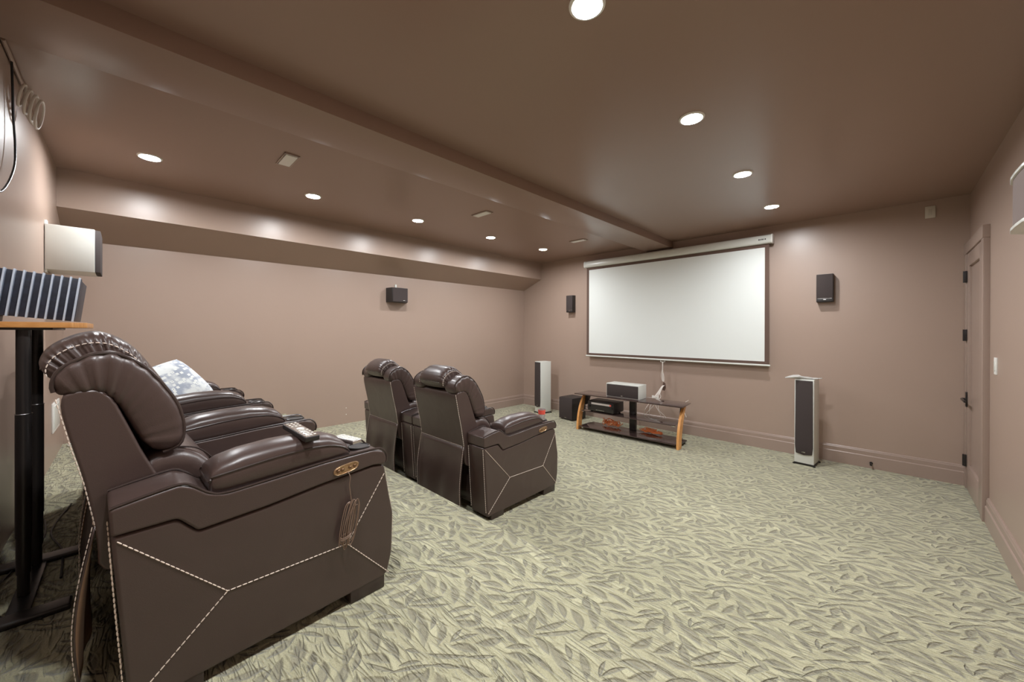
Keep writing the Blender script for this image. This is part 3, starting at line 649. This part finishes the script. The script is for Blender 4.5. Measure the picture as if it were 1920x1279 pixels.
mb.tube([(xh - .03, -.006, .002), (xh - .034, -.008, -.016), (xh, -.010, -.022), (xh + .034, -.008, -.016), (xh + .03, -.006, .002)], .004, n=8); mb.build('pull_handle', M['white'], t)
mb = MB()
for k in range(3):
    o_ = (k - 1) * .006; mb.tube(catmull([(xh + o_, -.010, -.022), (xh + o_ * .6, -.012, -.13), (xh + o_ * 2.6 - .006, -.012, -.22), (xh + o_ * 1.5 + .002, -.012, -.295), (xh + .016 + o_, -.012, -.312), (xh + .014 + o_ * 2, -.012, -.25), (xh + .002, -.012, -.16)], 6), .0032, n=6)
mb.build('pull_cord', M['whitecable'], t)
for x in (1.75, 4.10): MB().box(x - cxs - .02, x - cxs + .02, .03, .0765, 1.60, 1.645).build('wall_bracket', M['white'], case)

# ------------------------------------------------------------------ speakers
def tower(loc, rz, label, w, d, h):
    t = thing('tower_speaker', loc, label, 'speaker', rz, group='white tower speakers')
    mb = MB(); mb.box(-w / 2, w / 2, -d / 2, d / 2, .022, h, .004); mb.build('cabinet', M['white'], t)
    # grille with a curved lower edge
    pr = [(-w / 2 + .012, .97 * h + .015), (-w / 2 + .008, .22 * h), (-w / 2 + .016, .135 * h), (0, .12 * h), (w / 2 - .016, .135 * h), (w / 2 - .008, .22 * h), (w / 2 - .012, .97 * h + .015)]
    mb = MB(); mb.prism(pr, -d / 2 - .014, -d / 2 - .0005, axis='y', bev=.003); gr = mb.build('grille', M['grille'], t)
    MB().box(-.018, -.008, -d / 2 - .017, -d / 2 - .013, .152 * h, .157 * h).box(-.006, .014, -d / 2 - .017, -d / 2 - .013, .150 * h, .160 * h, .001).build('badge', M['silver'], gr)
    mb = MB(); mb.box(-w / 2 - .004, w / 2 + .004, -d / 2 - .004, d / 2 + .004, .010, .022, .002); mb.build('plinth', M['black'], t)
    for sx in (-1, 1):
        for sy in (-1, 1): MB().cyl((sx * (w / 2 + .002), sy * (d / 2 + .002), 0), (sx * (w / 2 + .002), sy * (d / 2 + .002), .014), .013, n=14).build('foot', M['rubber'], t)
    return t
tower((4.70, 5.87, 0), math.radians(-5), 'white tower speaker with black grille right of the screen, plastic bag on top', .178, .235, .965)
tower((.835, 5.80, 0), math.radians(-12), 'white tower speaker with black grille in the left front corner', .178, .235, .945)
# clear bag with packing on the right tower
mb = MB(); rings = []
for i, (x, w_, h_, zc) in enumerate([(-.16, .006, .003, .004), (-.13, .03, .010, .011), (-.08, .055, .020, .020), (-.03, .06, .022, .022), (.0, .035, .014, .016), (.05, .04, .012, .013), (.10, .035, .008, .010), (.15, .02, .004, .012), (.18, .006, .003, .016)]):
    rings.append([Vector((x, w_ * math.cos(a) + .003 * math.sin(5 * a + i), zc + h_ * math.sin(a) + .002 * math.sin(7 * a + 2 * i))) for a in [2 * PI * k / 20 for k in range(20)]])
mb.loft(rings); bag = mb.build('plastic_bag', mat('crinkled_plastic_film', (.74, .72, .68), .18, trans=.35, bump=.9, bscale=60), ang=80)
bag.location = (4.665, 5.80, .966); bag.rotation_euler = (0, 0, .30); tag(bag, 'crumpled clear plastic bag of parts lying on the right tower speaker', 'plastic bag')

t = thing('subwoofer', (1.50, 5.80, 0), 'black cube subwoofer on the floor between tower speaker and media stand', 'speaker', math.radians(-6))
MB().box(-.15, .15, -.165, .165, .012, .375, .005).build('cabinet', M['black'], t)
g = MB().box(-.146, .146, -.180, -.166, .018, .370, .004).build('grille', M['grille'], t); MB().box(-.02, .02, -.183, -.179, .034, .042, .001).build('badge', M['silver'], g)
for sx in (-1, 1):
    for sy in (-1, 1): MB().cyl((sx * .12, sy * .13, 0), (sx * .12, sy * .13, .014), .016, n=14).build('foot', M['rubber'], t)

def small_speaker(x, z0, z1, w, label):
    t = thing('wall_speaker', (x, D, z0), label, 'speaker', 0, group='slim black speakers on the screen wall'); h = z1 - z0
    MB().box(-w / 2, w / 2, -.085, 0, 0, h, .006).build('cabinet', M['black'], t)
    MB().box(-w / 2 + .004, w / 2 - .004, -.098, -.084, .045, h - .004, .004).build('grille', M['grille'], t)
    b = MB().box(-w / 2 + .004, w / 2 - .004, -.094, -.084, .004, .043, .003).build('faceplate', M['black'], t)
    MB().box(-w / 2 + .012, w / 2 - .012, -.0960, -.0935, .040, .043).box(-.014, .014, -.0960, -.0935, .024, .032, .001).build('badge', M['silver'], b)
    return t
small_speaker(4.835, 1.845, 2.17, .155, 'slim black wall speaker right of the projection screen')
small_speaker(1.22, 1.845, 2.155, .145, 'slim black wall speaker left of the projection screen')

t = thing('surround_speaker', (0, 3.29, 1.93), 'black wedge surround speaker on the left wall below the soffit', 'speaker')
MB().prism([(.0, -.155), (.0, .19), (.15, .125), (.165, .0), (.15, -.13)], 0, .215, axis='z', bev=.006).build('cabinet', M['black'], t)
g = MB().prism([(.151, -.122), (.166, 0), (.151, .118), (.160, .118), (.176, 0), (.160, -.122)], .006, .209, axis='z').build('grille', M['grille'], t)
MB().box(.172, .179, .03, .065, .02, .030, .001).build('badge', M['silver'], g)
MB().box(0, .02, -.014, .012, .214, .275, .003).build('wall_bracket', M['white'], t)

t = thing('surround_speaker', (.96, 0, 1.93), 'white surround speaker high on the rear wall near the left corner', 'speaker')
MB().box(-.174, .174, .004, .242, 0, .322, .005).build('cabinet', M['white'], t)
MB().prism([(-.168, .243), (.168, .243), (.150, .270), (-.150, .270)], .004, .318, axis='z', bev=.003).build('grille', M['grille'], t)
MB().box(.10, .16, 0, .012, -.02, .35, .002).build('wall_bracket', M['whiteplastic'], t)

t = thing('surround_speaker', (W, 3.08, 1.95), 'white trimmed surround speaker with brown grille cut by the right edge', 'speaker')
pl = [(0, .30), (-.13, .235), (-.174, .19), (-.186, .10), (-.188, 0), (-.186, -.10), (-.174, -.19), (-.13, -.235), (0, -.30)]
MB().prism([(a * .96, b * .985) for a, b in pl], .012, .228, axis='z').build('grille', M['grillebrown'], t, ang=60)
for z in (0, .226): MB().prism(pl, z, z + .014, axis='z', bev=.003).build('cabinet_cap', M['white'], t)
MB().box(-.1715, -.166, .176, .184, .022, .030, .001).build('badge', M['silver'], t)

# ------------------------------------------------------------------ media stand and what it carries
ms = thing('media_stand', (2.72, 5.47, 0), 'low media stand with smoked glass shelves and curved orange wood legs', 'tv stand', math.radians(1.8))
def slab(name, x0, x1, y0, y1, z, th, back=.0, m='glassblack'):
    mb = MB(); mb.prism([(x0, y0), (x1, y0), (x1 - back, y1), (x0 + back, y1)], z, z + th, axis='z', bev=.002); return mb.build(name, M[m], ms, ang=30)
slab('top_shelf', -.80, .80, -.195, .195, .535, .014, .02)
slab('middle_shelf', -.70, .70, -.16, .18, .285, .010, .05)
slab('bottom_shelf', -.715, .715, -.20, .18, .050, .012, .03)
for sx in (-1, 1):
    # curved leg plate: bottom at the front, top swept back
    fr = catmull([(-.200, 0.002), (-.192, .12), (-.160, .27), (-.090, .42), (.015, .534)], 6); bk = catmull([(.075, .534), (.010, .42), (-.048, .28), (-.085, .14), (-.100, 0.002)], 6)
    mb = MB(); mb.plate(fr + bk, sx * .745 - .016, sx * .745 + .016, .003); leg = mb.build('curved_leg', M['wood'], ms, ang=50, wn=True)
    MB().prism([(.02, .534), (.16, .534), (.06, .36), (-.02, .36)], sx * .715 - .012, sx * .715 + .012, bev=.003).build('leg_bracket', M['blackmetal'], ms)
    MB().box(sx * .72 - .02, sx * .72 + .02, -.10, .17, .035, .05, .003).box(sx * .70 - .02, sx * .70 + .02, .13, .17, 0, .05, .004).build('rear_foot', M['blackmetal'], ms)
    for z in (.285, .05): MB().box(sx * .665 - .02, sx * .69 + .0, -.13, -.09, z - .016, z + .001, .002).build('shelf_bracket', M['silver'], ms)
mb = MB(); mb.box(-.045, .045, .10, .16, .062, .285, .006).box(-.045, .045, .10, .16, .295, .535, .006); mb.build('centre_column', M['blackmetal'], ms)

t = thing('centre_speaker', (2.665, 5.475, .5495), 'white centre speaker with black grille on the media stand top', 'speaker', math.radians(1.8))
MB().box(-.25, .25, -.11, .13, 0, .195, .005).build('cabinet', M['white'], t)
g = MB().box(-.238, .238, -.122, -.1095, .012, .183, .004).build('grille', M['grille'], t); MB().box(-.014, .014, -.125, -.121, .022, .033, .001).build('badge', M['silver'], g)

t = thing('av_receiver', (2.335, 5.47, .2955), 'black audio receiver with knobs on the middle shelf of the stand', 'receiver', math.radians(1.8))
MB().box(-.215, .215, -.14, .16, .012, .158, .005).build('casing', M['black'], t)
MB().box(-.213, .213, -.150, -.139, .014, .156, .003).build('front_panel', M['blackmetal'], t)
MB().box(-.15, .155, -.152, -.149, .112, .140).build('display', M['dispgrey'], t)
MB().cyl((.165, -.1505, .126), (.165, -.156, .126), .013, n=16).build('sticker', M['red'], t)
for x in (-.185, .185): MB().cyl((x, -.150, .085), (x, -.170, .085), .017, n=20, bev=.002).build('knob', M['blackmetal'], t)
mb = MB()
for k in range(7): mb.box(-.07 + k * .02, -.057 + k * .02, -.153, -.149, .030, .037)
mb.build('button_row', M['silver'], t)
for x in (-.17, .17):
    for y in (-.10, .12): MB().cyl((x, y, 0), (x, y, .014), .016, n=14).build('foot', M['rubber'], t)

def tangle(name, c, rx, ry, rz_, n, r, m, label, loops=5, seed=1):
    rnd = random.Random(seed); mb = MB()
    for k in range(n):
        pts = []; ph = rnd.random() * 6; cx = c[0] + rnd.uniform(-.3, .3) * rx; cy = c[1] + rnd.uniform(-.25, .25) * ry
        for j in range(9):
            a = ph + j * 2 * PI / 8; s_ = rnd.uniform(.55, 1); pts.append((cx + rx * .7 * s_ * math.cos(a), cy + ry * .7 * s_ * math.sin(a), c[2] + r + rz_ * abs(math.sin(a * 1.5 + k)) * rnd.uniform(.2, 1)))
        mb.tube(catmull(pts, 6), r, n=6)
    return tag(mb.build(name, M[m]), label, 'cable', 'orange cables under the media stand')
tangle('cable_pile', (2.40, 5.575, .063), .20, .065, .11, 8, .0045, 'orange', 'loose heap of orange cable behind the stand, left of its column', seed=3)
o = tangle('cable_pile', (3.00, 5.60, .063), .19, .055, .08, 8, .0055, 'orange', 'bundled orange extension cord behind the stand, right of its column', seed=8)
# white cables coming out of the wall hole
mb = MB(); hx, hz = 2.925, .655
mb.prism([(hx - .022, hz - .05), (hx + .012, hz - .06), (hx + .030, hz - .01), (hx + .022, hz + .055), (hx - .005, hz + .07), (hx - .020, hz + .02)], D - .003, D + .001, axis='y'); tag(mb.build('wall_opening', M['hole']), 'ragged brown hole in the wall where the cables come out', 'wall hole')
mb = MB()
ends = [(2.50, 5.72, .42), (2.62, 5.74, .36), (2.80, 5.80, .33), (2.86, 5.82, .32), (3.05, 5.74, .34), (3.12, 5.78, .28), (2.78, 5.70, .20)]
for k, (ex, ey, ez) in enumerate(ends):
    mb.tube(catmull([(hx + .004 * (k - 3), D + .0, hz + .02), (hx - .01 + .004 * (k - 3), D - .04, hz), (2.86 + .008 * k, D - .10, .56), (2.82 + .02 * k, 6.0, .50), ((ex + 2.84) / 2, (ey + 5.95) / 2, ez + .08), (ex, ey, ez), (ex + .03 * math.sin(k * 2), ey + .02, ez - .10)], 7), .0035, n=6)
tag(mb.build('cable_bundle', M['whitecable']), 'bundle of white cables fanning out of the wall hole behind the stand', 'cable')
mb = MB(); mb.tube(catmull([(3.30, D - .03, .50), (3.29, 6.02, .47), (3.31, 5.95, .38), (3.36, 5.9, .30)], 6), .0035, n=6); tag(mb.build('cable_end', M['whitecable']), 'single white cable end hanging at the right end of the stand', 'cable')
t = thing('wall_outlet', (2.79, D, .47), 'white outlet plate on the wall just above the media stand', 'outlet')
MB().box(-.05, .05, -.008, 0, -.03, .03, .002).build('cover_plate', M['whiteplastic'], t); MB().box(-.03, .03, -.010, -.007, -.012, .012, .001).build('socket', M['white'], t)

# ------------------------------------------------------------------ small wall fittings
t = thing('wall_plate', (5.66, D, 2.725), 'pale square wall plate high up near the right front corner', 'wall plate')
MB().box(-.036, .036, -.008, 0, -.06, .06, .002).build('cover_plate', mat('ivory_plastic', (.62, .58, .50), .4), t)
MB().box(-.012, .012, -.0095, -.007, -.03, .03, .001).build('socket', mat('ivory_plastic_insert', (.55, .51, .44), .4), t)
t = thing('light_switch', (W, 4.915, 1.25), 'white light switch on the right wall beside the door', 'switch')
MB().box(-.008, 0, -.037, .037, -.062, .062, .002).build('cover_plate', M['whiteplastic'], t); MB().box(-.012, -.006, -.017, .017, -.034, .034, .002).build('rocker', M['white'], t)
t = thing('door_stop', (5.23, D - .024, .06), 'brown door stop on the baseboard near the right corner', 'door stop')
MB().cyl((0, 0, 0), (0, -.006, 0), .014, n=16).cyl((0, -.004, 0), (0, -.07, 0), .006, n=10).cyl((0, -.07, 0), (0, -.085, 0), .011, n=14).build('spring', M['blackmetal'], t)
t = thing('wall_access_panel', (.56, 0, .81), 'white flat cover low on the rear wall behind the sofa', 'wall panel')
MB().box(-.19, .19, 0, .010, -.115, .115, .003).build('frame', M['whiteplastic'], t); MB().box(-.165, .165, .008, .014, -.09, .09, .002).build('cover', M['white'], t)
mb = MB(); mb.tube([(.135 + .09 * math.cos(a), .10 + .06 * math.sin(a), P2 + .008) for a in [2 * PI * k / 36 for k in range(36)]], .006, n=8, closed=True); tag(mb.build('cable_ring', M['white']), 'white cable loop lying on the carpet in the rear left corner', 'cable')
for k, z in enumerate((.426, .337)):
    mb = MB(); mb.cyl((0, 0, 0), (.004, 0, 0), .006, n=10); o = mb.build('wall_screw', M['whiteplastic']); o.location = (0, 2.55, z)
    tag(o, 'tiny pale screw head on the left wall, %s of two' % ('upper', 'lower')[k], 'screw', 'screw heads on the left wall')

# cables hanging on the rear wall at the upper left
mb = MB()
for k in range(4):
    w_ = .045 + .012 * k; pts = [(2.20 - .045 * k + w_ * math.cos(a), .035 + .014 * k + .012 * math.sin(a), 2.70 - .01 * k + (.055 + .006 * k) * math.sin(a)) for a in [2 * PI * j / 24 for j in range(24)]]
    mb.tube(pts, .006, n=8, closed=True)
mb.tube(catmull([(2.12, .03, 2.66), (2.05, .05, 2.62), (2.0, .06, 2.63), (1.98, .05, 2.68)], 6), .006, n=8)
tag(mb.build('coiled_cable', M['whitecable']), 'coil of white cable hooked high on the rear wall', 'cable')
mb = MB(); mb.tube(catmull([(2.33, .02, 2.80), (2.31, .02, 2.68), (2.295, .02, 2.55), (2.29, .025, 2.42), (2.34, .03, 2.30), (2.46, .03, 2.19), (2.62, .03, 2.10), (2.8, .03, 2.06)], 8), .0045, n=8)
tag(mb.build('hanging_cable', M['blackcable']), 'black cable hanging down the rear wall from the coil', 'cable')

# ------------------------------------------------------------------ equipment stand behind the sofa with a finned amplifier
es = thing('equipment_stand', (2.82, .15, P2), 'wood topped stand with two black telescopic columns behind the sofa', 'stand')
def q(x, y, z): return Vector((x - 2.82, y - .15, z - P2))
mb = MB(); mb.prism([(2.52 - 2.82, .012 - .15), (3.03 - 2.82, .012 - .15), (3.03 - 2.82, .255 - .15), (2.93 - 2.82, .295 - .15), (2.52 - 2.82, .295 - .15)], 1.509 - P2, 1.531 - P2, axis='z', bev=.002); mb.build('table_top', M['wood'], es)
mb = MB(); mb.box(2.60 - 2.82, 3.02 - 2.82, .05 - .15, .21 - .15, 1.500 - P2, 1.5095 - P2, .003); mb.build('mounting_plate', M['blackmetal'], es)
for i, (x, y, zb) in enumerate(((2.975, .133, .472), (2.70, .135, .472))):
    mb = MB(); k = x
    mb.cyl(q(x, y, 1.17), q(x, y, 1.502), .0195, n=28).cyl(q(x, y, .70), q(x, y, 1.175), .0215, n=28, bev=.001).cyl(q(x, y, .56), q(x, y, .705), .0195, n=28, bev=.001).cyl(q(x, y, zb), q(x, y, .565), .0165, n=28)
    mb.build('column', M['blackmetal'], es)
    mb = MB(); mb.tube([q(x, y, 1.176) + Vector((.0218 * math.cos(a), .0218 * math.sin(a), 0)) for a in [2 * PI * j / 28 for j in range(28)]], .0012, n=6, closed=True); mb.build('collar_ring', M['silver'], es)
mb = MB(); mb.box(2.62 - 2.82, 3.16 - 2.82, .105 - .15, .165 - .15, 0.002, .014, .005); mb.build('base_bar', M['blackmetal'], es)
for x in (3.155, 2.655):
    mb = MB(); mb.box(x - .036 - 2.82, x + .036 - 2.82, .012 - .15, .268 - .15, 0, .022, .008, seg=3); mb.build('foot', M['blackmetal'], es)

am = thing('amplifier', (2.85, .263, 1.5335), 'amplifier with a row of pale heat sink fins, tilted on the wooden stand top', 'amplifier')
am.rotation_euler = (-math.radians(6.5), 0, 0)
MB().box(-.19, .10, -.238, -.003, .004, .175, .003).build('casing', M['findark'], am)
MB().box(.10, .125, -.24, -.001, .002, .178, .001).build('heat_sink_plate', M['findark'], am)
for k in range(11):
    y = -.003 - k * .0235
    mb = MB(); mb.box(.12, .150, y - .0055, y, .000, .181, .001); mb.build('heat_sink_fin', M['fin'], am)
MB().box(-.10, .06, -.235, -.21, -.022, .004, .003).build('foot', M['black'], am)

mb = MB()
mb.tube(catmull([(3.20, .20, P2 + .006), (3.10, .10, P2 + .006), (2.95, .06, P2 + .02), (2.80, .05, P2 + .01), (2.4, .12, P2 + .006), (2.1, .10, P2 + .006)], 8), .004, n=8)
mb.tube(catmull([(2.9, .22, P2 + .006), (2.6, .20, P2 + .006), (2.3, .14, P2 + .006), (1.9, .18, P2 + .006)], 8), .004, n=8)
tag(mb.build('floor_cable', M['blackcable']), 'black cables trailing over the carpet behind the sofa', 'cable')
